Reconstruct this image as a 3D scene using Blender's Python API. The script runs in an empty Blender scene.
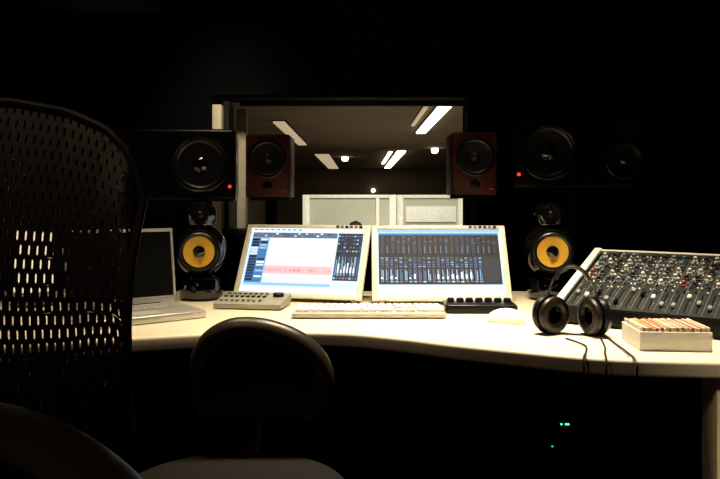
import bpy, bmesh, math, random
from mathutils import Vector, Matrix, Euler
random.seed(7)
scene = bpy.context.scene
scene.view_settings.view_transform = 'Standard'
COL = scene.collection
R = math.radians

# ------------------------------------------------------------ materials
MATS = {}
def mat(name, color, rough=0.5, metal=0.0, emit=None, strength=0.0, var=0.12, bump=0.0, scale=40.0, coat=0.0, spec=0.5):
    if name in MATS: return MATS[name]
    m = bpy.data.materials.new(name); m.use_nodes = True
    nt = m.node_tree; b = nt.nodes['Principled BSDF']
    b.inputs['Roughness'].default_value = rough
    b.inputs['Metallic'].default_value = metal
    b.inputs['Coat Weight'].default_value = coat
    b.inputs['Specular IOR Level'].default_value = spec
    tc = nt.nodes.new('ShaderNodeTexCoord')
    n = nt.nodes.new('ShaderNodeTexNoise'); n.inputs['Scale'].default_value = scale
    n.inputs['Detail'].default_value = 4
    nt.links.new(tc.outputs['Object'], n.inputs['Vector'])
    r = nt.nodes.new('ShaderNodeValToRGB')
    r.color_ramp.elements[0].position = .3; r.color_ramp.elements[1].position = .7
    r.color_ramp.elements[0].color = tuple(c*(1-var) for c in color)+(1,)
    r.color_ramp.elements[1].color = tuple(min(1,c*(1+var)) for c in color)+(1,)
    nt.links.new(n.outputs['Fac'], r.inputs['Fac'])
    nt.links.new(r.outputs['Color'], b.inputs['Base Color'])
    if bump:
        bp = nt.nodes.new('ShaderNodeBump'); bp.inputs['Strength'].default_value = bump
        bp.inputs['Distance'].default_value = .002
        nt.links.new(n.outputs['Fac'], bp.inputs['Height'])
        nt.links.new(bp.outputs['Normal'], b.inputs['Normal'])
    if emit:
        b.inputs['Emission Color'].default_value = tuple(emit)+(1,)
        b.inputs['Emission Strength'].default_value = strength
    MATS[name] = m
    return m

def em(name, c, s): return mat(name, (0.01,0.01,0.01), .6, emit=c, strength=s)

M_WALL = mat('wall_dark_fabric', (.003,.003,.0035), .95, bump=.4, scale=120, spec=.05)
M_CEIL = mat('ceiling_black', (.004,.004,.004), .95, spec=.05)
M_FLOOR = mat('carpet_dark', (.012,.010,.009), .95, bump=.6, scale=200, spec=.1)
M_DESK = mat('desk_cream_laminate', (.80,.72,.56), .42, var=.03, scale=6)
M_DESKEDGE = mat('desk_edge', (.85,.74,.52), .45, var=.05)
M_BLACKP = mat('black_plastic', (.004,.004,.0045), .28, spec=.18)
M_CAB = mat('speaker_cabinet_black', (.0025,.0025,.003), .3, spec=.10)
M_BLACKM = mat('black_matte', (.003,.003,.0035), .7, spec=.15)
M_GLOSS = mat('gloss_black', (.003,.003,.004), .08, coat=.6)
M_RUBBER = mat('rubber_black', (.006,.006,.006), .35, spec=.4)
M_CONE = mat('cone_dark', (.004,.004,.005), .4, spec=.25)
M_YEL = mat('kevlar_yellow', (.90,.47,.05), .5, var=.22, scale=300, bump=.3)
M_REDW = mat('red_stained_wood', (.042,.006,.004), .45, var=.3, scale=25, spec=.25)
M_SILVER = mat('silver_aluminium', (.62,.62,.60), .35, .6, var=.03)
M_BEZEL = mat('bezel_silver_white', (.82,.79,.70), .4, var=.02)
M_WHITE = mat('white_plastic', (.85,.83,.78), .35, var=.02)
M_KEYS = mat('white_keycap', (.88,.86,.82), .45, var=.03)
M_LEATH = mat('black_leather', (.010,.007,.006), .38, bump=.12, scale=220, spec=.35)
M_MESH = mat('chair_mesh_plastic', (.016,.013,.011), .5, spec=.25)
M_STEEL = mat('dark_steel', (.035,.035,.035), .32, .9)
M_RIM = mat('driver_rim', (.012,.012,.012), .25, .6)
M_BEIGE = mat('beige_painted_frame', (.50,.45,.33), .5, var=.06)
M_DKFRAME = mat('dark_window_frame', (.012,.011,.010), .6, spec=.2)
M_LED_R = em('led_red', (1,.02,.01), 3.5)
M_LED_G = em('led_green', (.05,1,.25), 4)
M_LED_G2 = em('led_green_dim', (.05,1,.25), .8)
M_HALLW = mat('live_room_wall', (.09,.07,.05), .8, var=.15, scale=2)
M_HALLC = mat('live_room_ceiling', (.13,.10,.07), .8, var=.2, scale=1.2)
M_HALLF = mat('live_room_floor', (.14,.10,.07), .6, var=.2, scale=3)

# ------------------------------------------------------------ mesh helpers
def merge(bm, tmp, mi=0, M=None):
    if M is not None: bmesh.ops.transform(tmp, matrix=M, verts=tmp.verts)
    for f in tmp.faces: f.material_index = mi
    me = bpy.data.meshes.new('tmp'); tmp.to_mesh(me); tmp.free()
    bm.from_mesh(me); bpy.data.meshes.remove(me)

def box(bm, c, s, mi=0, bev=0.0, seg=2, M=None):
    t = bmesh.new(); bmesh.ops.create_cube(t, size=1)
    for v in t.verts: v.co = Vector((v.co.x*s[0]+c[0], v.co.y*s[1]+c[1], v.co.z*s[2]+c[2]))
    if bev: bmesh.ops.bevel(t, geom=list(t.edges), offset=bev, segments=seg, affect='EDGES', profile=.5)
    merge(bm, t, mi, M)

AX = {'Z': Matrix.Identity(4), 'Y': Matrix.Rotation(R(90),4,'X'), 'X': Matrix.Rotation(R(90),4,'Y')}
def lathe(bm, prof, c=(0,0,0), axis='Z', seg=32, mi=0, scale=(1,1,1), cap=False):
    t = bmesh.new(); rings=[]
    for r,h in prof:
        if r < 1e-6: rings.append([t.verts.new((0,0,h))])
        else: rings.append([t.verts.new((r*math.cos(2*math.pi*i/seg), r*math.sin(2*math.pi*i/seg), h)) for i in range(seg)])
    for a,b in zip(rings, rings[1:]):
        for i in range(seg):
            j=(i+1)%seg
            if len(a)==1 and len(b)==1: continue
            if len(a)==1: t.faces.new((a[0],b[j],b[i]))
            elif len(b)==1: t.faces.new((a[i],a[j],b[0]))
            else: t.faces.new((a[i],a[j],b[j],b[i]))
    if cap:
        if len(rings[0])>1: t.faces.new(rings[0][::-1])
        if len(rings[-1])>1: t.faces.new(rings[-1])
    bmesh.ops.recalc_face_normals(t, faces=t.faces)
    merge(bm, t, mi, Matrix.Translation(c) @ Matrix.Diagonal((*scale,1)) @ AX[axis])

def cyl(bm, c, r, h, axis='Z', seg=24, mi=0, bev=.0):
    if bev: p=[(r-bev,0),(r,bev),(r,h-bev),(r-bev,h)]
    else: p=[(r,0),(r,h)]
    lathe(bm, p, c, axis, seg, mi, cap=True)

def catmull(pts, n=8, closed=False):
    P=[Vector(p) for p in pts]; out=[]
    N=len(P); rng = range(N) if closed else range(N-1)
    for i in rng:
        if closed: p0,p1,p2,p3 = P[i-1],P[i],P[(i+1)%N],P[(i+2)%N]
        else: p0,p1,p2,p3 = P[max(i-1,0)],P[i],P[i+1],P[min(i+2,N-1)]
        for k in range(n):
            t=k/n
            out.append(.5*((2*p1)+(p2-p0)*t+(2*p0-5*p1+4*p2-p3)*t*t+(3*p1-p0-3*p2+p3)*t*t*t))
    if not closed: out.append(P[-1])
    return out

def tube(bm, pts, r, seg=10, mi=0, flat=1.0, closed=False, up=None):
    t=bmesh.new(); P=[Vector(p) for p in pts]; N=len(P); rings=[]
    prev=None
    for i,p in enumerate(P):
        if closed: d=(P[(i+1)%N]-P[i-1])
        else: d=(P[min(i+1,N-1)]-P[max(i-1,0)])
        d.normalize()
        if prev is None:
            a=Vector(up) if up else (Vector((0,0,1)) if abs(d.z)<.9 else Vector((0,1,0)))
            u=(a-d*a.dot(d)).normalized()
        else: u=(prev-d*prev.dot(d)).normalized()
        prev=u; v=d.cross(u)
        rr = r[i] if isinstance(r,(list,tuple)) else r
        rings.append([t.verts.new(p+u*math.cos(2*math.pi*k/seg)*rr*flat+v*math.sin(2*math.pi*k/seg)*rr) for k in range(seg)])
    m = N if closed else N-1
    for i in range(m):
        a,b=rings[i],rings[(i+1)%N]
        for k in range(seg):
            l=(k+1)%seg; t.faces.new((a[k],a[l],b[l],b[k]))
    if not closed: t.faces.new(rings[0][::-1]); t.faces.new(rings[-1])
    bmesh.ops.recalc_face_normals(t, faces=t.faces)
    merge(bm,t,mi)

def prism(bm, pts, z0, z1, mi=0, bev=0.0, seg=3, M=None):
    t=bmesh.new()
    a=[t.verts.new((p[0],p[1],z0)) for p in pts]; b=[t.verts.new((p[0],p[1],z1)) for p in pts]
    n=len(pts); t.faces.new(a[::-1]); t.faces.new(b)
    for i in range(n): t.faces.new((a[i],a[(i+1)%n],b[(i+1)%n],b[i]))
    bmesh.ops.recalc_face_normals(t, faces=t.faces)
    if bev:
        es=[e for e in t.edges if abs(e.verts[0].co.z-e.verts[1].co.z)<1e-6]
        bmesh.ops.bevel(t, geom=es, offset=bev, segments=seg, affect='EDGES', profile=.5)
    merge(bm,t,mi,M)

def put(name, bm, mats, parent=None, loc=(0,0,0), rot=(0,0,0), label=None, category=None, kind=None, group=None, smooth=True, angle=35):
    me=bpy.data.meshes.new(name); bm.to_mesh(me); bm.free()
    if not isinstance(mats,(list,tuple)): mats=[mats]
    for m in mats: me.materials.append(m)
    if smooth:
        me.shade_smooth(); me.set_sharp_from_angle(angle=R(angle))
    o=bpy.data.objects.new(name,me); COL.objects.link(o)
    o.location=loc; o.rotation_euler=rot
    if parent: o.parent=parent
    tag(o,label,category,kind,group)
    return o
def tag(o,label=None,category=None,kind=None,group=None):
    if label: o['label']=label
    if category: o['category']=category
    if kind: o['kind']=kind
    if group: o['group']=group
def empty(name, loc, rot=(0,0,0), label=None, category=None, group=None):
    e=bpy.data.objects.new(name,None); e.empty_display_size=.05; COL.objects.link(e)
    e.location=loc; e.rotation_euler=rot; tag(e,label,category,None,group); return e
def sbox(name, c, s, m, kind='structure', **k):
    bm=bmesh.new(); box(bm,c,s)
    return put(name,bm,m,kind=kind,smooth=False,**k)

# ------------------------------------------------------------ room shell
WY=3.0
sbox('floor',(0,.75,-.05),(4.6,4.9,.1),M_FLOOR)
sbox('ceiling',(0,.75,2.65),(4.6,4.9,.1),M_CEIL)
sbox('wall_left',(-2.25,.75,1.3),(.1,4.9,2.6),M_WALL)
sbox('wall_right',(2.25,.75,1.3),(.1,4.9,2.6),M_WALL)
sbox('wall_back',(0,-1.65,1.3),(4.4,.1,2.6),M_WALL)
x0,x1,z0,z1=-.635,.475,.94,1.54
bm=bmesh.new()
yc=WY+.12; th=.24
box(bm,((-2.3+x0)/2,yc,1.3),(x0+2.3,th,2.6)); box(bm,((2.3+x1)/2,yc,1.3),(2.3-x1,th,2.6))
box(bm,((x0+x1)/2,yc,z0/2),(x1-x0,th,z0)); box(bm,((x0+x1)/2,yc,(z1+2.6)/2),(x1-x0,th,2.6-z1))
put('wall_front',bm,M_WALL,kind='structure',smooth=False)
bm=bmesh.new()
box(bm,(x0+.026,WY+.0,(z0+z1)/2-.022),(.040,.05,z1-z0-.044),0,.004)
box(bm,(x0+.105,WY+.15,(z0+z1)/2-.022),(.040,.05,z1-z0-.044),0,.004)
box(bm,(x0+.06,WY+.08,(z0+z1)/2-.01),(.02,.13,z1-z0-.03),1)
box(bm,(x1-.008,WY+.03,(z0+z1)/2),(.014,.06,z1-z0),1,.003)
box(bm,((x0+x1)/2,WY+.04,z1-.006),(x1-x0,.06,.010),1,.003)
box(bm,((x0+x1)/2+.05,WY+.12,z1-.022),(x1-x0-.1,.03,.02),1,.003)
box(bm,((x0+x1)/2,WY+.1,z0+.012),(x1-x0,.2,.024),1,.003)
put('window_1',bm,[M_BEIGE,M_DKFRAME],kind='structure')
g=bpy.data.materials.new('window_glass'); g.use_nodes=True; nt=g.node_tree; nt.nodes.clear()
o_=nt.nodes.new('ShaderNodeOutputMaterial'); mx=nt.nodes.new('ShaderNodeMixShader'); tr=nt.nodes.new('ShaderNodeBsdfTransparent'); gl=nt.nodes.new('ShaderNodeBsdfGlossy')
gl.inputs['Roughness'].default_value=.02; fr=nt.nodes.new('ShaderNodeFresnel'); fr.inputs['IOR'].default_value=1.3
nt.links.new(fr.outputs[0],mx.inputs[0]); nt.links.new(tr.outputs[0],mx.inputs[1]); nt.links.new(gl.outputs[0],mx.inputs[2]); nt.links.new(mx.outputs[0],o_.inputs[0])
bm=bmesh.new(); box(bm,((x0+x1)/2+.05,WY+.18,(z0+z1)/2),(x1-x0-.14,.008,z1-z0-.04))
put('window_2',bm,g,kind='structure',smooth=False,label='clear glass pane of the studio window')
sbox('trim_1',(-1.08,2.9,1.97),(.46,.18,.14),mat('grey_trim',(.02,.02,.02),.6,spec=.2))

# live room beyond
HZ=2.29
sbox('floor_2',(0,15,-.06),(7,23.4,.1),M_HALLF)
sbox('ceiling_2',(0,15,HZ+.05),(7,23.4,.1),M_HALLC)
sbox('wall_live_left',(-3.3,15,1.15),(.1,23.4,2.3),M_HALLW)
sbox('wall_live_right',(3.3,15,1.15),(.1,23.4,2.3),M_HALLW)
sbox('wall_live_back',(0,26.5,1.15),(6.6,.1,2.3),M_HALLW)
M_TUBE=em('fluorescent_tube',(1,.86,.56),7)
M_PANEL=em('ceiling_panel_glow',(1,.76,.45),.50)
def lightbar(x,ya,yb,w,m,lab,z=HZ-.03,rz=0):
    bm=bmesh.new()
    box(bm,(0,0,.0),(w*.8,yb-ya,.03),1,.008); box(bm,(0,0,.02),(w,yb-ya+.04,.02),0,.003)
    return put('ceiling_light',bm,[M_DKFRAME,m],loc=(x,(ya+yb)/2,z),rot=(0,0,R(rz)),label=lab,category='ceiling light',group='ceiling lights beyond the glass')
lightbar(1.06,8.5,12.2,.20,M_TUBE,'long fluorescent ceiling light glowing warm white')
lightbar(1.00,16.8,25.6,.26,M_TUBE,'long fluorescent ceiling light glowing warm white')
lightbar(.83,8.7,11.0,.07,M_PANEL,'short fluorescent ceiling light beside the long one')
lightbar(.74,17,22.5,.11,M_TUBE,'thin fluorescent ceiling light glowing warm white')
lightbar(-1.22,10.5,14.8,.22,M_PANEL,'dim warm ceiling light panel')
lightbar(-.98,18,26,.46,M_PANEL,'dim warm ceiling light panel')
M_SPOT=em('downlight_glow',(1,.88,.6),9)
for i,(x,y,z) in enumerate([(-.42,19.5,HZ-.01),(1.73,16.2,HZ-.01),(.5,26.42,1.45)]):
    bm=bmesh.new(); q=.7 if i==0 else .6
    if i<2: lathe(bm,[(0,0),(.13*q,0),(.13*q,-.06),(.10*q,-.10),(0,-.11)],seg=20,mi=0)
    else: lathe(bm,[(0,-.02),(.05,-.02),(.07,.02),(.05,.05),(0,.06)],axis='Y',seg=20)
    put('downlight',bm,M_SPOT,loc=(x,y,z),label='small round lamp glowing in the room beyond the glass',category='lamp',group='small round lamps')

def partition(x, w, y, h, panels, lab):
    e=empty('partition',(x,y,-.01),label=lab,category='partition',group='white partitions in the room beyond')
    bm=bmesh.new(); t=.06
    box(bm,(-w/2+t/2,0,h/2),(t,.06,h),0,.004); box(bm,(w/2-t/2,0,h/2),(t,.06,h),0,.004)
    box(bm,(0,0,h-t/4),(w-2*t,.06,t/2),0,.004); box(bm,(0,0,.05),(w-2*t,.06,.1),0,.004)
    box(bm,(0,0,.6),(w-2*t,.05,.04),0,.004)
    for s in (-1,1): box(bm,(s*(w/2-.05),0,.012),(.06,.4,.024),0,.004)
    put('frame',bm,mat('partition_white',(.92,.90,.80),.5),e)
    bm=bmesh.new(); box(bm,(0,.005,(h)/2),(w-2*t,.02,h-.06))
    put('panel',bm,mat('partition_panel',(.50,.50,.39),.6,var=.10,scale=3),e)
    if panels:
        bm=bmesh.new(); box(bm,(0,-.02,h-.17),(w-.16,.02,.14),0,.004)
        put('sign_board',bm,mat('pale_board',(.92,.92,.82),.6),e,label='pale blank board')
    else:
        bm=bmesh.new(); box(bm,(.24,-.02,h/2),(.03,.02,h-.06),0,.004)
        put('mullion',bm,MATS['partition_white'],e)
partition(-.09,.80,6.0,1.145,False,'white framed door-like partition with pale grey panel')
partition(.62,.60,6.15,1.145,True,'white framed door-like partition with pale board')
e=empty('studio_chair',(-.03,4.6,-.01),label='black padded chair with rounded headrest beyond the glass',category='chair')
bm=bmesh.new(); lathe(bm,[(0,0),(.18,0),(.2,.03),(.18,.07),(0,.08)],(0,0,.5)); put('seat',bm,M_LEATH,e)
bm=bmesh.new(); tube(bm,catmull([(0,.17,.55),(0,.2,.75),(0,.19,.86)],6),.02); put('spine',bm,M_STEEL,e)
bm=bmesh.new(); lathe(bm,[(0,-.1),(.05,-.085),(.065,-.03),(.06,.04),(.035,.085),(0,.1)],(0,.17,.86)); put('headrest',bm,M_BLACKM,e)
bm=bmesh.new(); cyl(bm,(0,0,.05),.025,.46); 
for k in range(5):
    a=k*2*math.pi/5; tube(bm,[(0,0,.07),(.25*math.cos(a),.25*math.sin(a),.02)],.018)
put('base',bm,M_STEEL,e)

# ------------------------------------------------------------ desk
e_desk=empty('desk',(0,0,0),label='long curved studio desk with cream laminate top',category='desk')
front=[(-1.65,1.45),(-1.25,1.50),(-.9,1.60),(-.52,1.74),(-.30,1.80),(-.06,1.80),(.10,1.73),(.21,1.66),(.36,1.58),(.51,1.51),(.66,1.48),(.9,1.46),(1.3,1.44)]
fc=[tuple(v) [:2] for v in catmull([(a,b,0) for a,b in front],6)]
outline=fc+[(1.3,2.62),(-1.65,2.62)]
bm=bmesh.new(); prism(bm,outline,.712,.75,0,.009,4)
put('desktop',bm,M_DESK,e_desk,angle=50)
bm=bmesh.new(); box(bm,(-.1,2.45,.36),(3.0,.03,.70),0,.004); put('modesty_panel',bm,M_BLACKM,e_desk)
for i,(x,y,s,m) in enumerate([(.785,1.53,.07,M_DESKEDGE),(-.62,2.1,.5,M_BLACKM),(-1.5,2.0,.5,M_BLACKM)]):
    bm=bmesh.new(); box(bm,(0,0,.355),(.045,s,.71),0,.004)
    put('leg',bm,m,e_desk,loc=(x,y,0),label='cream panel leg' if i==0 else None)
e=empty('equipment_rack',(.55,2.02,0),label='black equipment rack with small green lights under the desk',category='rack')
bm=bmesh.new()
for s in(-1,1): box(bm,(s*.235,0,.33),(.015,.42,.66),0,.003)
box(bm,(0,0,.655),(.46,.42,.015)); box(bm,(0,0,.02),(.46,.42,.04)); box(bm,(0,.2,.33),(.46,.01,.62))
put('cabinet_body',bm,M_BLACKM,e)
zz=.06
for k,h in enumerate([.13,.045,.09,.045,.045,.07,.045,.09]):
    bm=bmesh.new(); box(bm,(0,-.19,h/2),(.44,.02,h-.004),0,.002)
    for q in range(5): cyl(bm,(-.1+q*.06,-.2,h/2),.009,.012,'Y',12,1)
    for s in(-1,1): cyl(bm,(s*.205,-.2,h/2),.004,.003,'Y',8,2)
    put('rack_unit',bm,[M_BLACKP,M_RUBBER,M_STEEL],e,loc=(0,0,zz))
    if k in(5,6):
        for q in range({5:1,6:2}[k]):
            bm=bmesh.new(); box(bm,(0,-.202,h/2),(.010 if k==6 else .005,.003,.003))
            put('indicator_light',bm,M_LED_G if k==6 else M_LED_G2,e,loc=(-.03+q*.018 if k==6 else -.05,0,zz))
    zz+=h

# ------------------------------------------------------------ displays
S={}
def smat(n,c,s=1.0):
    if n not in S: S[n]=em('screen_'+n,c,s)
    return S[n]
PAL=['white','pale','cyan','blue','dark','black','grey','pink','red','orange','navy','lav','sky','blush']
PC={'white':((.93,.98,1),1.5),'pale':((.75,.9,1),1.15),'cyan':((.35,.68,.95),1.0),'blue':((.08,.27,.65),.8),'dark':((.008,.028,.075),.6),
    'black':((.002,.005,.014),.6),'grey':((.17,.28,.45),.6),'pink':((1,.60,.62),1.05),'red':((.9,.14,.12),.85),'orange':((1,.45,.12),.8),'navy':((.01,.06,.24),.6),'lav':((.74,.78,1),1.2),'sky':((.62,.85,1),1.3),'blush':((1,.85,.88),1.1)}
SM=[smat(p,*PC[p]) for p in PAL]
def rect(bm,W,H,u0,v0,u1,v1,c,layer):
    y=-.0004*layer
    X0,X1=(u0-.5)*W,(u1-.5)*W; Z0,Z1=(1-v1)*H,(1-v0)*H
    vs=[bm.verts.new(p) for p in((X0,y,Z0),(X1,y,Z0),(X1,y,Z1),(X0,y,Z1))]
    f=bm.faces.new(vs); f.material_index=PAL.index(c)
def fader_bank(bm,W,H,u0,u1,v0,v1,n,rs,dim=False):
    rect(bm,W,H,u0,v0,u1,v1,'black',1)
    w=(u1-u0)/n; h=v1-v0
    for i in range(n):
        a=u0+i*w
        rect(bm,W,H,a+w*.12,v0+.01,a+w*.88,v1-.01,rs.choice(['dark','black','dark'] if dim else ['dark','dark','navy']),2)
        for k in range(5):
            if rs.random()<(.45 if dim else .75):
                vv=v0+h*(.05+.08*k); rect(bm,W,H,a+w*.2,vv,a+w*.8,vv+h*.03,rs.choice(['navy','blue','grey','navy'] if dim else ['grey','blue','grey','cyan']),3)
        if dim:
            rect(bm,W,H,a+w*.3,v0+h*.55,a+w*.45,v0+h*.9,rs.choice(['navy','blue']),3); continue
        rect(bm,W,H,a+w*.28,v0+h*.50,a+w*.42,v0+h*.9,rs.choice(['cyan','pale','blue']),3)
        rect(bm,W,H,a+w*.58,v0+h*(.5+.2*rs.random()),a+w*.78,v0+h*.9,rs.choice(['cyan','blue','grey']),3)
        if rs.random()<.55: rect(bm,W,H,a+w*.18,v0+h*(.6+.2*rs.random()),a+w*.55,v0+h*(.84),'white',4)
        rect(bm,W,H,a+w*.15,v0+h*.93,a+w*.85,v0+h*.97,rs.choice(['grey','pale','orange','red','cyan']),3)
DW,DH=.454,.270
def display(loc,yaw,which,lab):
    e=empty('computer_display',loc,(R(-28.7),0,R(yaw)),label=lab,category='computer monitor',group='pair of computer displays')
    bm=bmesh.new()
    b=.019; bt=.014
    box(bm,(0,.006,DH-bt/2),(DW,.016,bt),0,.003); box(bm,(0,.006,b/2*.9),(DW,.016,b*.9),0,.003)
    box(bm,(-DW/2+b/2,.006,DH/2),(b,.0155,DH-.01),0,.003); box(bm,(DW/2-b/2,.006,DH/2),(b,.0155,DH-.01),0,.003)
    put('bezel',bm,M_BEZEL,e)
    bm=bmesh.new(); box(bm,(0,.020,DH/2),(DW-.014,.016,DH-.010),0,.006); put('back_shell',bm,M_WHITE,e)
    W,H=DW-2*b,DH-b*.9-bt
    bm=bmesh.new(); rs=random.Random(3 if which=='edit' else 5)
    if which=='edit':
        rect(bm,W,H,0,0,1,1,'sky',0)
        rect(bm,W,H,0,0,1,.05,'white',1)
        for q in range(9): rect(bm,W,H,.02+q*.05,.012,.055+q*.05,.035,'grey',2)
        rect(bm,W,H,.02,.07,.77,.90,'cyan',1)
        rect(bm,W,H,.02,.07,.77,.15,'grey',2)
        for q in range(22): 
            if rs.random()<.8: rect(bm,W,H,.03+q*.033,.08+.03*(q%2),.05+q*.033,.10+.03*(q%2),rs.choice(['pale','navy','dark','white','red']),3)
        rect(bm,W,H,.02,.16,.17,.86,'blue',2)
        for q in range(15):
            v=.17+q*.045
            rect(bm,W,H,.025,v,.09,v+.035,rs.choice(['black','dark','dark','pale','navy']),3)
            rect(bm,W,H,.10,v,.165,v+.03,rs.choice(['pale','white','cyan','dark','blue']),3)
        rect(bm,W,H,.18,.16,.77,.86,'white',2)
        rect(bm,W,H,.18,.54,.77,.74,'blush',3)
        rect(bm,W,H,.18,.60,.77,.72,'pink',4)
        for q in range(60):
            hh=.006+.028*rs.random(); rect(bm,W,H,.185+q*.0095,.665-hh,.190+q*.0095,.665+hh,'red' if rs.random()<.6 else 'pink',5)
        rect(bm,W,H,.18,.76,.77,.86,'lav',3)
        rect(bm,W,H,.02,.86,.77,.89,'cyan',2)
        fader_bank(bm,W,H,.78,.99,.07,.80,8,rs)
        rect(bm,W,H,0,.93,1,1,'white',1)
    else:
        rect(bm,W,H,0,0,1,1,'sky',0)
        rect(bm,W,H,0,0,1,.05,'cyan',1)
        rect(bm,W,H,.01,.06,.985,.84,'black',1)
        rect(bm,W,H,.01,.06,.985,.09,'blue',2)
        fader_bank(bm,W,H,.02,.97,.10,.40,22,rs,True)
        fader_bank(bm,W,H,.02,.84,.42,.82,22,rs)
        rect(bm,W,H,.85,.45,.97,.80,'dark',2)
        rect(bm,W,H,.05,.87,.9,.91,'white',1)
        rect(bm,W,H,0,.93,1,1,'white',1)
    put('screen',bm,SM,e,loc=(0,.003,b*.9),smooth=False,label='glowing screen with audio mixing software')
    for q in range(6):
        bm=bmesh.new(); box(bm,(0,0,0),(.011,.001,.008))
        put('sticker',bm,[M_BLACKP,mat('sticker_brown',(.25,.10,.05),.6),M_STEEL][q%3],e,loc=(DW/2-.035-q*.0165,-.0025,DH-.007),label='small dark square sticker')
    for s in(-1,1):
        bm=bmesh.new(); cyl(bm,(s*(DW/2-.03),.012,-.006),.008,.010); put('foot',bm,mat('clear_acrylic_grey',(.4,.4,.4),.2),e)
    bm=bmesh.new(); 
    inv=Matrix.Rotation(R(28.7),3,'X')
    a=Vector((0,.03,.17)); f=inv@Vector((0,.20,-.003))
    tube(bm,[a,a.lerp(f,.5)+Vector((0,.01,0)),f],.009,8,0,.5)
    put('stand',bm,M_WHITE,e)
    return e
display((.266,2.262,.766),0,'mix','silver widescreen display showing a dark mixer with many faders')
display((-.215,2.3285,.766),-15,'edit','silver widescreen display showing a bright white editing window')

# ------------------------------------------------------------ keyboard, mouse, controllers
e=empty('computer_keyboard',(.026,2.07,.75),label='white full size computer keyboard on the desk',category='keyboard')
bm=bmesh.new(); box(bm,(0,0,.010),(.445,.150,.014),0,.006); put('body',bm,mat('keyboard_tray',(.42,.41,.37),.35,var=.02),e)
bm=bmesh.new()
def keyrow(xs,y,w,hh=.0155):
    for x in xs: box(bm,(x,y,.021),(w,hh,.009),0,.002,1)
for r_ in range(5):
    y=.036-r_*.0195
    if r_<4: keyrow([-.205+.0192*k for k in range(15)],y,.0165)
    else:
        keyrow([-.203,-.181,-.158],y,.018); box(bm,(-.083,y,.021),(.115,.0155,.009),0,.002,1); keyrow([-.01,.013,.036,.058],y,.018)
    keyrow([.150+.0192*k for k in range(4)],y,.0165)
    if r_ in(0,1,4): keyrow([.087,.106,.125],y,.0165)
keyrow([.106],.036-3*.0195,.0165)
keyrow([-.205+.0205*k for k in range(21)],.060,.0165,.010)
put('keycaps',bm,M_KEYS,e,kind='stuff')
bm=bmesh.new(); box(bm,(0,.06,.003),(.40,.012,.006),0,.001); put('foot',bm,mat('grey_plastic',(.35,.35,.33),.5),e)

e=empty('computer_mouse',(.405,1.945,.75),(0,0,R(62)),label='white rounded computer mouse beside the keyboard',category='mouse')
bm=bmesh.new()
t=bmesh.new(); bmesh.ops.create_uvsphere(t,u_segments=28,v_segments=16,radius=1)
for v in t.verts:
    x,y,z=v.co; w=.031*(1-.10*y); v.co=Vector((x*w,y*.055,max(z,-.12)*.034*(1-.12*y)))
merge(bm,t,0,Matrix.Translation((0,0,.0055))); put('shell',bm,M_WHITE,e)
bm=bmesh.new(); box(bm,(0,0,.002),(.045,.085,.003),0,.001); put('base',bm,mat('grey_plastic',(.35,.35,.33),.5),e)

e=empty('monitor_controller',(.365,2.135,.75),(0,0,R(-2)),label='flat black controller with a row of small pads',category='audio controller')
bm=bmesh.new(); box(bm,(0,0,.014),(.215,.10,.028),0,.008,3); put('body',bm,M_BLACKP,e)
for k in range(7):
    bm=bmesh.new(); lathe(bm,[(.012,0),(.012,.006),(.009,.011),(0,.012)],(0,0,0),seg=16); put('knob',bm,M_RUBBER,e,loc=(-.087+k*.029,.02,.028))

e=empty('control_surface',(-.340,2.225,.75),(0,0,R(-9)),label='small grey audio control surface with faders and buttons',category='audio controller')
bm=bmesh.new()
prism(bm,[(-.065,.004),(.065,.004),(.065,.036),(.055,.038),(-.060,.022),(-.065,.018)],-.108,.108,0,.002,1,Matrix(((0,0,1,0),(1,0,0,0),(0,1,0,0),(0,0,0,1))))
put('body',bm,mat('controller_grey',(.33,.33,.28),.45),e)
def ctop(y): return .0225+(y+.060)*.016/.115
for k in range(8):
    for j in range(3):
        bm=bmesh.new(); yy=.035-j*.016; box(bm,(0,0,.001),(.011,.008,.006),0,.001)
        put('button',bm,M_BLACKP if j%2==0 else mat('button_pale',(.35,.40,.28),.5),e,loc=(-.09+k*.018,yy,ctop(yy)))
for k in range(8):
    bm=bmesh.new()
    box(bm,(0,-.035,ctop(-.035)),(.003,.04,.002),0); box(bm,(0,-.05+.02*random.random(),ctop(-.04)+.003),(.009,.008,.008),1,.001)
    put('fader',bm,[M_BLACKP,mat('fader_grey',(.4,.4,.36),.5)],e,loc=(-.09+k*.018,0,0))
bm=bmesh.new(); lathe(bm,[(.018,0),(.018,.008),(.015,.012),(0,.012)],(.078,.02,ctop(.02)-.001)); put('jog_wheel',bm,M_BLACKP,e)

# ------------------------------------------------------------ laptop
e=empty('laptop',(-.58,2.2,.75),(0,0,R(37)),label='open silver laptop with dark screen on the desk',category='laptop')
bm=bmesh.new(); box(bm,(-.165,-.115,.012),(.33,.23,.022),0,.005,3); put('base',bm,M_SILVER,e)
bm=bmesh.new()
for r_ in range(5):
    for k in range(14): box(bm,(-.30+k*.0208,-.035-r_*.019,.0242),(.018,.0155,.003),0,.001,1)
put('keycaps',bm,mat('laptop_key',(.3,.3,.28),.5),e,kind='stuff')
bm=bmesh.new(); box(bm,(-.165,-.178,.0235),(.09,.055,.001)); put('trackpad',bm,mat('pad_grey',(.45,.45,.43),.4),e)
lid=bmesh.new(); T=Matrix.Rotation(R(-8),4,'X')
for c,s in [((-.165,0,.224),(.33,.008,.010)),((-.165,0,.010),(.33,.008,.018)),((-.326,0,.115),(.008,.008,.228)),((-.004,0,.115),(.008,.008,.228)),((-.165,.006,.115),(.33,.006,.228))]:
    box(lid,c,s,0,.002,M=T)
put('lid',lid,M_SILVER,e,loc=(0,-.004,.024))
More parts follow.
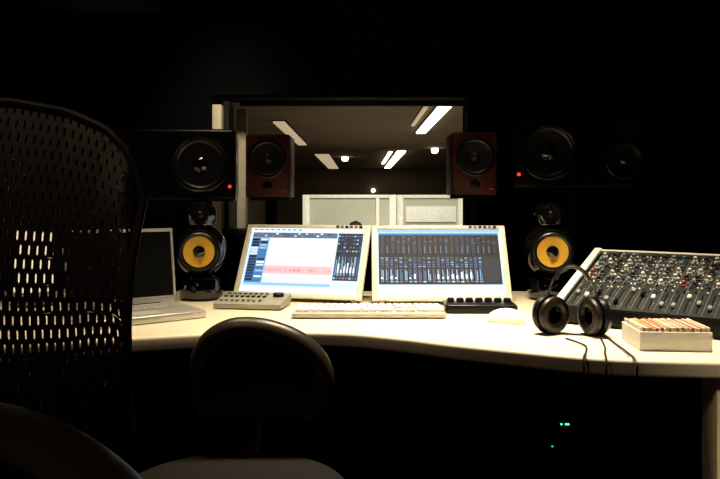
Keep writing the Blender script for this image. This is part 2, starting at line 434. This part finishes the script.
bm=bmesh.new(); box(bm,(-.165,.002,.119),(.314,.002,.200),0,M=T); put('screen',bm,mat('screen_off',(.004,.005,.007),.3,spec=.2),e,loc=(0,-.004,.024))
bm=bmesh.new(); cyl(bm,(-.28,.0,.022),.006,.23,'X',12); put('hinge',bm,M_STEEL,e)

e=empty('standin_lamp',(-1.05,2.25,.75),label='made-up lamp with glowing cylinder, stand-in for an unidentified white glow',category='lamp')  # invented lamp, stands in for an unidentified glow behind the mesh chair
bm=bmesh.new(); lathe(bm,[(0,0),(.06,0),(.06,.01),(.012,.018),(.01,.06),(0,.06)]); put('base',bm,M_STEEL,e)
bm=bmesh.new(); lathe(bm,[(.062,.05),(.065,.05),(.055,.24),(.052,.24)],seg=40); put('standin_shade',bm,em('standin_shade_glow',(1,.80,.5),1.0),e)

# ------------------------------------------------------------ speakers
def stand(e, h, x=0,y=0):
    bm=bmesh.new(); cyl(bm,(x,y,-h+.02),.022,h-.03,'Z',20); put('stand_pole',bm,M_BLACKM,e)
    bm=bmesh.new(); box(bm,(x,y,-h+.01),(.24,.20,.02),0,.004); put('stand_base',bm,M_BLACKM,e)
    bm=bmesh.new(); box(bm,(x,y,-.006),(.14,.14,.012),0,.003); put('stand_plate',bm,M_BLACKM,e)
def driver(e, x,z,r,y,m=M_CONE,name='woofer',cap=M_GLOSS,rim=M_RIM):
    bm=bmesh.new()
    lathe(bm,[(r,-.004),(r,.006),(r*.93,.008),(r*.88,.004)],(x,y,z),'Y',48,0)
    lathe(bm,[(r*.88,.004),(r*.84,.009),(r*.78,.007),(r*.75,.003)],(x,y,z),'Y',48,1)
    lathe(bm,[(r*.76,.003),(r*.5,-.0005),(r*.26,-.0025)],(x,y,z),'Y',48,2)
    lathe(bm,[(r*.28,-.002),(r*.2,.006),(r*.1,.010),(0,.011)],(x,y,z),'Y',32,3)
    return put(name,bm,[rim,M_RUBBER,m,cap],e)
def big(loc,yaw,s,lab):
    e=empty('studio_monitor_speaker',loc,(0,0,R(yaw)),label=lab,category='speaker',group='large black monitor speakers')
    W,H,D=.49,.27,.30
    bm=bmesh.new(); box(bm,(0,0,H/2),(W,D,H),0,.018,4)
    put('cabinet',bm,M_CAB,e)
    y=-D/2-.0005
    driver(e,s*.115,.135,.105,y-.004); driver(e,-s*.155,.105,.070,y-.004,name='midrange')
    bm=bmesh.new(); lathe(bm,[(.045,0),(.045,.005),(.03,.003),(.014,.002),(.010,.008),(0,.009)],(-s*.165,y,.222),'Y',32); put('tweeter',bm,M_RIM,e)
    bm=bmesh.new(); box(bm,(s*.222,y-.002,.055),(.010,.003,.010)); put('power_light',bm,M_LED_R,e)
    stand(e,loc[2],0,0.02)
big((-.725,2.72,1.085),8,1,'wide glossy black two-driver monitor speaker with red light')
big((.825,2.72,1.13),-6,-1,'large black horizontal monitor speaker with red power light')
def redsp(loc,yaw,lab):
    e=empty('bookshelf_speaker',loc,(0,0,R(yaw)),label=lab,category='speaker',group='red-brown wooden speakers')
    W,H,D=.160,.230,.2
    bm=bmesh.new(); box(bm,(0,0,H/2),(W,D,H),0,.005,2); put('cabinet',bm,M_REDW,e)
    driver(e,0,.140,.072,-D/2-.004,cap=M_CONE,rim=M_BLACKP)
    bm=bmesh.new(); lathe(bm,[(.018,0),(.018,.003),(.01,.006),(0,.007)],(0,-D/2-.0005,.04),'Y',24); put('tweeter',bm,M_BLACKP,e)
    bm=bmesh.new(); box(bm,(.06,-D/2-.001,.022),(.018,.002,.006)); put('badge',bm,mat('red_badge',(.5,.03,.02),.5),e,label='small red badge')
    stand(e,loc[2])
redsp((-.338,2.66,1.10),0,'small red-brown wooden speaker with one black cone')
redsp((.420,2.66,1.108),0,'small dark red wooden speaker with one black cone')

def pod(loc,yaw,lab):
    e=empty('pod_speaker',loc,(0,0,R(yaw)),label=lab,category='speaker',group='glossy pod speakers')
    bm=bmesh.new()
    pr=[(0,.085),(.035,.088),(.062,.102),(.080,.128),(.088,.160),(.086,.190),(.075,.217),(.056,.238),(.043,.250),(.042,.258),(.048,.270),(.053,.288),(.050,.306),(.038,.322),(.020,.330),(0,.332)]
    pr=[(v.x,v.y) for v in catmull([(a,b,0) for a,b in pr],3)]
    pr=[(max(a,0),b) for a,b in pr]
    lathe(bm,pr,(0,0,0),'Z',48,0,(1,.9,1)); put('cabinet',bm,M_GLOSS,e,angle=80)
    bm=bmesh.new(); c=(0,-.072,.168)
    lathe(bm,[(.070,-.03),(.072,.004),(.069,.010),(.064,.010)],c,'Y',48,0)
    lathe(bm,[(.065,.009),(.060,.013),(.054,.012),(.049,.008)],c,'Y',48,1)
    put('woofer_surround',bm,[M_BLACKP,M_RUBBER],e)
    bm=bmesh.new(); lathe(bm,[(.051,.010),(.036,.008),(.022,.006),(.018,.006)],c,'Y',48); put('woofer_cone',bm,M_YEL,e,label='yellow woven cone')
    bm=bmesh.new(); lathe(bm,[(.021,.005),(.019,.011),(.012,.016),(0,.018)],c,'Y',32); put('dust_cap',bm,M_GLOSS,e)
    bm=bmesh.new(); lathe(bm,[(.030,-.02),(.030,.004),(.022,.003),(.012,.002),(.008,.006),(0,.008)],(0,-.046,.290),'Y',32); put('tweeter',bm,M_BLACKP,e)
    bm=bmesh.new(); lathe(bm,[(0,0),(.060,0),(.072,.012),(.074,.04),(.066,.068),(.040,.082),(0,.086)],(0,0,0),'Z',40,0,(1,.9,1))
    put('base',bm,M_GLOSS,e,angle=80)
pod((-.545,2.40,.75),8,'glossy black pod-shaped speaker with yellow cone')
pod((.650,2.40,.75),-8,'glossy black pod-shaped speaker with bright yellow cone')

# ------------------------------------------------------------ mixing console
e=empty('mixing_console',(.54,1.93,.75),(0,0,R(-36)),label='sloped analog mixing console covered in knobs with white side',category='mixing console')
L=.60; Dp=.36; hf,hb=.055,.180
slope=math.atan2(hb-hf,Dp)
YZ=Matrix(((0,0,1,0),(1,0,0,0),(0,1,0,0),(0,0,0,1)))
bm=bmesh.new(); prism(bm,[(.004,.006),(Dp-.004,.006),(Dp-.004,hb-.008),(.004,hf-.008)],.012,L-.012,0,0,1,YZ); put('body',bm,M_BLACKP,e)
for x in(0,L-.012):
    bm=bmesh.new(); prism(bm,[(0,.03),(.02,.0),(Dp,0),(Dp,hb+.004),(0,hf+.004)],0,.012,0,.002,2,YZ)
    put('side_panel',bm,M_BLACKM,e,loc=(x,0,0))
    bm=bmesh.new()
    box(bm,(.006,Dp/2/math.cos(slope),.004),(.022,Dp/math.cos(slope),.010),0,.002,2,Matrix.Translation((0,0,hf+.001))@Matrix.Rotation(slope,4,'X'))
    put('side_trim',bm,M_WHITE,e,loc=(x,0,0),label='pale sloped edge trim')
PT=Matrix.Translation((0,.004,hf-.008))@Matrix.Rotation(slope,4,'X')
bm=bmesh.new()
box(bm,(L/2,.185,.0015),(L-.026,.36,.002),0,M=PT)
box(bm,(L/2,.370,.008),(L-.026,.012,.014),2,M=PT)
NXK=20; sp=.0285
for k in range(NXK+1): box(bm,(.022+k*sp,.185,.0028),(.0008,.35,.0006),1,M=PT)
put('faceplate',bm,[mat('console_face',(.020,.023,.024),.4,spec=.3),mat('console_line',(.25,.25,.23),.6),mat('console_rail',(.7,.68,.6),.5)],e)
kn=[]
for nm,c in[('white',(.75,.73,.68)),('red',(.38,.04,.03)),('grey',(.24,.25,.25)),('black',(.015,.015,.015)),('blue',(.10,.20,.22))]:
    bm=bmesh.new(); lathe(bm,[(.0078,0),(.0074,.004),(.0058,.005),(.005,.013),(.004,.014),(0,.014)],seg=14)
    box(bm,(0,.003,.0145),(.0012,.005,.001),1)
    me=bpy.data.meshes.new('knob'); bm.to_mesh(me); bm.free(); me.shade_smooth(); me.set_sharp_from_angle(angle=R(35))
    me.materials.append(mat('knob_'+nm,c,.4)); me.materials.append(M_WHITE); kn.append(me)
for r_ in range(5):
    for k in range(NXK):
        me=kn[random.choice([0,3,2,3,2,0,4,3,2,0,3,2,0,3,1])]
        o=bpy.data.objects.new('knob',me); COL.objects.link(o); o.parent=e
        p=PT@Vector((.036+k*sp,.345-r_*.042,.0026)); o.location=p; o.rotation_euler=(slope,0,0)
bm=bmesh.new(); rs=random.Random(9)
for k in range(NXK):
    for j in range(9):
        for d in(-.009,.009):
            if rs.random()<.8: box(bm,(.036+k*sp+d,.352-j*.027,.0045),(.004,.006,.004),rs.choice([0,0,1,3,3,1,3,0,2]),.0006,1,M=PT)
    for q in range(7): box(bm,(.036+k*sp+.006,.03+.014*q,.003),(.005,.0015,.0006),3,0,1,M=PT)
    box(bm,(.036+k*sp,.075,.003),(.003,.10,.001),1,M=PT)
put('button',bm,[M_WHITE,M_BLACKP,mat('button_red',(.40,.04,.03)),mat('button_grey',(.25,.26,.25))],e,kind='stuff')
for k in range(NXK):
    bm=bmesh.new(); box(bm,(0,0,.006),(.010,.018,.010),0,.002,1)
    o=put('fader_cap',bm,[M_WHITE,MATS['button_grey'],M_BLACKP][rs.randrange(3)],e,loc=PT@Vector((.036+k*sp,.035+.08*rs.random(),.0026)),rot=(slope,0,0))

# ------------------------------------------------------------ headphones
e=empty('headphones',(.535,1.765,.75),(0,0,R(-14)),label='black headphones resting upright with dark cable',category='headphones')
def cup(s):
    bm=bmesh.new(); lathe(bm,[(.030,0),(.047,.003),(.050,.012),(.046,.022),(.034,.030),(0,.032)],axis='X',seg=36)
    o=put('ear_cup',bm,M_BLACKP,e,loc=(s*.050,0,.050),rot=(0,0,R(0 if s>0 else 180)+R(s*(30 if s>0 else 50))))
    bm=bmesh.new(); t=[(.034+.013*math.cos(a),.0+.011*math.sin(a)) for a in [i*2*math.pi/10 for i in range(11)]]
    lathe(bm,[(r_,-.010+h) for r_,h in t],axis='X',seg=32)
    put('ear_cushion',bm,M_LEATH,o)
cup(1); cup(-1)
bm=bmesh.new()
arc=[(.062*math.cos(a)*(1.0),0.012*math.sin(a),.06+.115*math.sin(a)) for a in [math.pi*i/24 for i in range(25)]]
tube(bm,arc,.010,8,0,.25,up=(1,0,0)); put('headband',bm,M_BLACKP,e)
bm=bmesh.new(); tube(bm,[(x*.96,y,z-.004) for x,y,z in arc[6:19]],.014,8,0,.35,up=(1,0,0)); put('headband_pad',bm,M_LEATH,e)
def cable(name,pts,r,lab,parent=None):
    bm=bmesh.new(); tube(bm,catmull(pts,8),r,8); 
    return put(name,bm,M_RUBBER,parent,label=None if parent else lab,category=None if parent else 'cable')
cable('cable',[(.50,1.70,.754),(.52,1.62,.754),(.497,1.54,.755),(.482,1.507,.750),(.478,1.497,.70),(.475,1.51,.5),(.50,1.6,.2),(.48,1.7,.01)],.0024,'thin black cable hanging over the desk edge')
cable('cable',[(.585,1.70,.754),(.56,1.6,.754),(.535,1.53,.755),(.525,1.492,.748),(.522,1.484,.70),(.53,1.50,.5),(.54,1.6,.2),(.54,1.7,.01)],.0024,'thin black cable from the headphones over the desk edge')
cable('cable',[(.615,1.78,.754),(.600,1.66,.754),(.588,1.54,.755),(.583,1.478,.748),(.583,1.472,.70),(.60,1.50,.5),(.63,1.6,.2),(.64,1.7,.01)],.0024,'thin black cable trailing down from the desktop')

# ------------------------------------------------------------ box of discs
BX,BY,BR=.713,1.635,R(-4)
e=empty('disc_box',(BX,BY,.75),(0,0,BR),label='white open box packed with colourful thin disc cases',category='box')
bm=bmesh.new()
W,D,H=.158,.135,.044
box(bm,(0,0,.002),(W,D,.004)); 
for s in(-1,1): box(bm,(s*(W/2-.0015),0,H/2),(.003,D,H),0,.0008,1); box(bm,(0,s*(D/2-.0015),H/2),(W-.004,.003,H),0,.0008,1)
put('tray',bm,M_WHITE,e)
cols=[(.75,.16,.08),(.85,.50,.2),(.85,.8,.7),(.30,.10,.06),(.8,.45,.2),(.2,.2,.22),(.85,.7,.4),(.7,.2,.2),(.4,.42,.4),(.9,.85,.75)]
for k in range(27):
    ci=[2,0,9,4,1,6,3,2,7,9,1,5,2,6,0,9,8,4,2,1,3,9,6,0,2,4,9][k]; c=cols[ci]
    bm=bmesh.new(); hh=.046+.004*random.random()
    box(bm,(0,0,hh/2),(.0046,.126,hh),0,.0006,1)
    o=put('disc_case',bm,mat('case_%d'%ci,tuple(q*.8 for q in c),.4,var=.3,scale=90),label='thin disc case with coloured spine standing in the box',category='disc case',group='disc cases in the white box')
    o.matrix_world=Matrix.Translation((BX,BY,.7545))@Matrix.Rotation(BR,4,'Z')@Matrix.Translation((-.0730+k*.00562,0,0))

# ------------------------------------------------------------ mesh-back chair
e=empty('mesh_office_chair',(-.500,.86,0),label='dark office chair with perforated mesh backrest and armrests',category='chair')
tops=[(0,1.216),(.063,1.213),(.136,1.199),(.19,1.176),(.222,1.146),(.235,1.115),(.240,1.09)]
def topz(x):
    x=abs(x)
    for (a,b),(c,d) in zip(tops,tops[1:]):
        if x<=c: return b+(d-b)*(x-a)/(c-a)
    return tops[-1][1]
def botz(x): return .70+.10*(abs(x)/.24)**3
def P(s,t):
    x=.240*s; z0_=botz(x); z=z0_+t*(topz(x)-z0_)
    wf=.94+.06*min(1,t/.45)**.7 if t<.45 else 1.0
    y=-.05*s*s + .03*(t-.5)**2*4 -.03*math.sin(t*3.1)
    return Vector((x*wf,y,z))
NX,NZ=44,30
t=bmesh.new()
for j in range(NZ):
    off=.5*(j%2)
    edges=sorted({min(max(i+off,0),NX) for i in range(-1,NX+1)})
    for a,b in zip(edges,edges[1:]):
        du=b-a; O=[]; I=[]
        for (u,v) in((0,0),(1,0),(1,1),(0,1)):
            O.append(t.verts.new(P(-1+2*(a+du*u)/NX,(j+v)/NZ)))
        mu=.345
        ring=[(.0,.28),(.0,.72),(.25,.85),(.75,.85),(1,.72),(1,.28),(.75,.15),(.25,.15)]
        I=[t.verts.new(P(-1+2*(a+du*(mu+(1-2*mu)*u))/NX,(j+v)/NZ)) for u,v in ring]
        t.faces.new((O[0],I[7],I[0],I[1],I[2],O[3]))
        t.faces.new((O[3],I[2],I[3],O[2]))
        t.faces.new((O[2],I[3],I[4],I[5],I[6],O[1]))
        t.faces.new((O[1],I[6],I[7],O[0]))
bmesh.ops.remove_doubles(t,verts=t.verts,dist=1e-5)
bmesh.ops.recalc_face_normals(t,faces=t.faces)
bmesh.ops.triangulate(t,faces=t.faces)
o=put('backrest',t,M_MESH,e,label='perforated dark mesh back',smooth=False)
md=o.modifiers.new('thick','SOLIDIFY'); md.thickness=.002
bm=bmesh.new()
rim=[P(-1+2*i/40,1) for i in range(41)]+[P(1,1-j/20) for j in range(1,20)]+[P(1-2*i/40,0) for i in range(41)]+[P(-1,j/20) for j in range(1,20)]
tube(bm,rim,.006,8,closed=True); put('rim',bm,M_MESH,e)
bm=bmesh.new(); tube(bm,catmull([(0,.02,.72),(0,.07,.66),(0,.06,.55),(0,-.05,.50)],6),.028,12); put('spine',bm,M_BLACKP,e)
bm=bmesh.new()
so=[(-.22,.0),(-.24,-.2),(-.23,-.38),(-.15,-.46),(0,-.48),(.15,-.46),(.23,-.38),(.24,-.2),(.22,0),(.1,.03),(-.1,.03)]
prism(bm,[tuple(v)[:2] for v in catmull([(a,b,0) for a,b in so],5,True)],.535,.60,0,.022,4); put('seat',bm,M_LEATH,e,angle=60)
for s in(-1,1):
    a=empty('armrest',(0,0,0)); a.parent=e
    bm=bmesh.new()
    if s>0: c=[(.075,-.10,.862),(.19,-.20,.864),(.315,-.315,.856)]
    else: c=[(-.23,-.02,.872),(-.25,-.15,.876),(-.26,-.30,.868)]
    pts=catmull(c,8); n=len(pts); rr=[.040*math.sin(math.pi*(.10+.80*i/(n-1)))**.45 for i in range(n)]
    tube(bm,pts,rr,20,0,.36,up=(0,0,1)); put('arm_pad',bm,M_LEATH,a,angle=70)
    bm=bmesh.new(); q=(.20,-.21) if s>0 else (-.25,-.16)
    tube(bm,catmull([(q[0],q[1],.85),(q[0]+s*.03,q[1],.72),(s*.26,-.2,.60),(s*.15,-.2,.52)],6),.02,12); put('arm_post',bm,M_BLACKP,a)
bm=bmesh.new(); cyl(bm,(0,-.2,.10),.028,.44); put('gas_lift',bm,M_STEEL,e)
bm=bmesh.new()
for k in range(5):
    an=k*2*math.pi/5+.3; tube(bm,[(0,-.2,.12),(.16*math.cos(an),-.2+.16*math.sin(an),.105),(.29*math.cos(an),-.2+.29*math.sin(an),.075)],[.03,.024,.016],10)
put('base',bm,M_BLACKP,e)
for k in range(5):
    an=k*2*math.pi/5+.3; bm=bmesh.new(); cyl(bm,(.29*math.cos(an)-.02,-.2+.29*math.sin(an),.028),.028,.04,'X',20,0,.004); put('caster',bm,M_BLACKM,e)

# ------------------------------------------------------------ low black chair
cx,cy=-.25,1.36
e=empty('task_chair',(cx,cy,0),label='low black leather task chair with rounded backrest and round seat',category='chair')
bm=bmesh.new(); lathe(bm,[(0,.475),(.20,.475),(.236,.492),(.240,.510),(.225,.526),(.15,.532),(0,.528)],seg=48,scale=(1,.93,1)); put('seat',bm,mat('black_fabric',(.010,.009,.009),.8,bump=.2,scale=300,spec=.2),e,angle=70)
ol=[(-.105,.60),(-.118,.67),(-.114,.725),(-.09,.770),(-.045,.796),(.005,.800),(.06,.790),(.115,.766),(.155,.730),(.172,.685),(.160,.63),(.13,.60),(.06,.585),(-.06,.585)]
oc=[tuple(v)[:2] for v in catmull([(a,b,0) for a,b in ol],5,True)]
bm=bmesh.new(); prism(bm,oc,-.018,.018,0,.016,4,Matrix(((1,0,0,0),(0,0,-1,.235),(0,1,0,0),(0,0,0,1)))); put('backrest',bm,M_LEATH,e,angle=70)
bm=bmesh.new(); pts=catmull([(a,.222,b) for a,b in ol[:12]],6)
n=len(pts); tube(bm,pts,[.014+.012*math.sin(math.pi*i/(n-1)) for i in range(n)],12,up=(0,1,0)); put('rim',bm,mat('black_leather_sheen',(.026,.018,.011),.35,bump=.15,scale=200,spec=.5),e,angle=70,label='padded rolled edge')  # brownish sheen of the top edge is put into the rim colour
bm=bmesh.new(); tube(bm,catmull([(0,.26,.68),(0,.275,.58),(0,.24,.46),(0,.05,.455)],6),.018,10,0,1.6); put('spine',bm,M_STEEL,e)
bm=bmesh.new(); cyl(bm,(0,0,.10),.025,.36); box(bm,(0,0,.458),(.16,.2,.03),0,.006); put('gas_lift',bm,M_STEEL,e)
bm=bmesh.new()
for k in range(5):
    an=k*2*math.pi/5; tube(bm,[(0,0,.12),(.15*math.cos(an),.15*math.sin(an),.10),(.27*math.cos(an),.27*math.sin(an),.075)],[.028,.022,.015],10)
put('base',bm,M_STEEL,e)
for k in range(5):
    an=k*2*math.pi/5; bm=bmesh.new(); cyl(bm,(.27*math.cos(an)-.02,.27*math.sin(an),.028),.028,.04,'X',20,0,.004); put('caster',bm,M_BLACKM,e)
cable('cable',[(-.42,2.38,.70),(-.44,2.36,.5),(-.47,2.3,.25),(-.40,2.25,.01)],.005,'black cable hanging under the desk')
cable('cable',[(-.52,2.38,.70),(-.53,2.36,.45),(-.54,2.34,.2),(-.55,2.32,.01)],.004,'black cable dangling below the desktop')

# ------------------------------------------------------------ lights
def area(name,loc,rot,sx,sy,power,color,spread=180):
    l=bpy.data.lights.new(name,'AREA'); l.shape='RECTANGLE'; l.size=sx; l.size_y=sy; l.energy=power; l.color=color; l.spread=R(spread)
    o=bpy.data.objects.new(name,l); COL.objects.link(o); o.location=loc; o.rotation_euler=[R(a) for a in rot]; return o
area('desk_downlight',(.22,1.90,2.5),(0,0,0),.5,.2,12.0,(1,.82,.54),58)
area('desk_downlight_b',(-.7,1.95,2.5),(0,0,0),.4,.2,2.8,(1,.80,.50),60)
area('console_fill',(.95,1.7,2.5),(0,8,0),.2,.2,2.2,(1,.86,.62),40)  # added fill to brighten the console, no known lamp there
area('room_light',(-.9,.2,2.5),(0,0,0),.3,.3,3.0,(1,.66,.42),120)
area('leg_fill',(.9,.3,2.3),(25,0,0),.15,.15,1.6,(1,.78,.5),30)  # added fill aimed at the cream leg, which the desktop shades
area('partition_fill',(.3,3.6,2.2),(40,0,0),1.5,.4,48,(1,.94,.76),100)  # added fill that brightens the partitions, not one of the ceiling lights
area('live_fill',(.6,11,.4),(180,0,0),2.5,9,40,(1,.80,.52),170)
area('frame_light',(-.45,2.35,2.4),(28,0,12),.15,.15,1.3,(1,.85,.6),40)
w=bpy.data.worlds.new('world'); w.use_nodes=True; w.node_tree.nodes['Background'].inputs[0].default_value=(.02,.022,.03,1); w.node_tree.nodes['Background'].inputs[1].default_value=.05
scene.world=w

# ------------------------------------------------------------ camera
cd=bpy.data.cameras.new('camera'); cd.sensor_width=36; cd.lens=35; cd.shift_y=-.0549; cd.clip_start=.02; cd.clip_end=100
co=bpy.data.objects.new('camera',cd); COL.objects.link(co); co.location=(0,0,1.09); co.rotation_euler=(R(90),0,0)
scene.camera=co
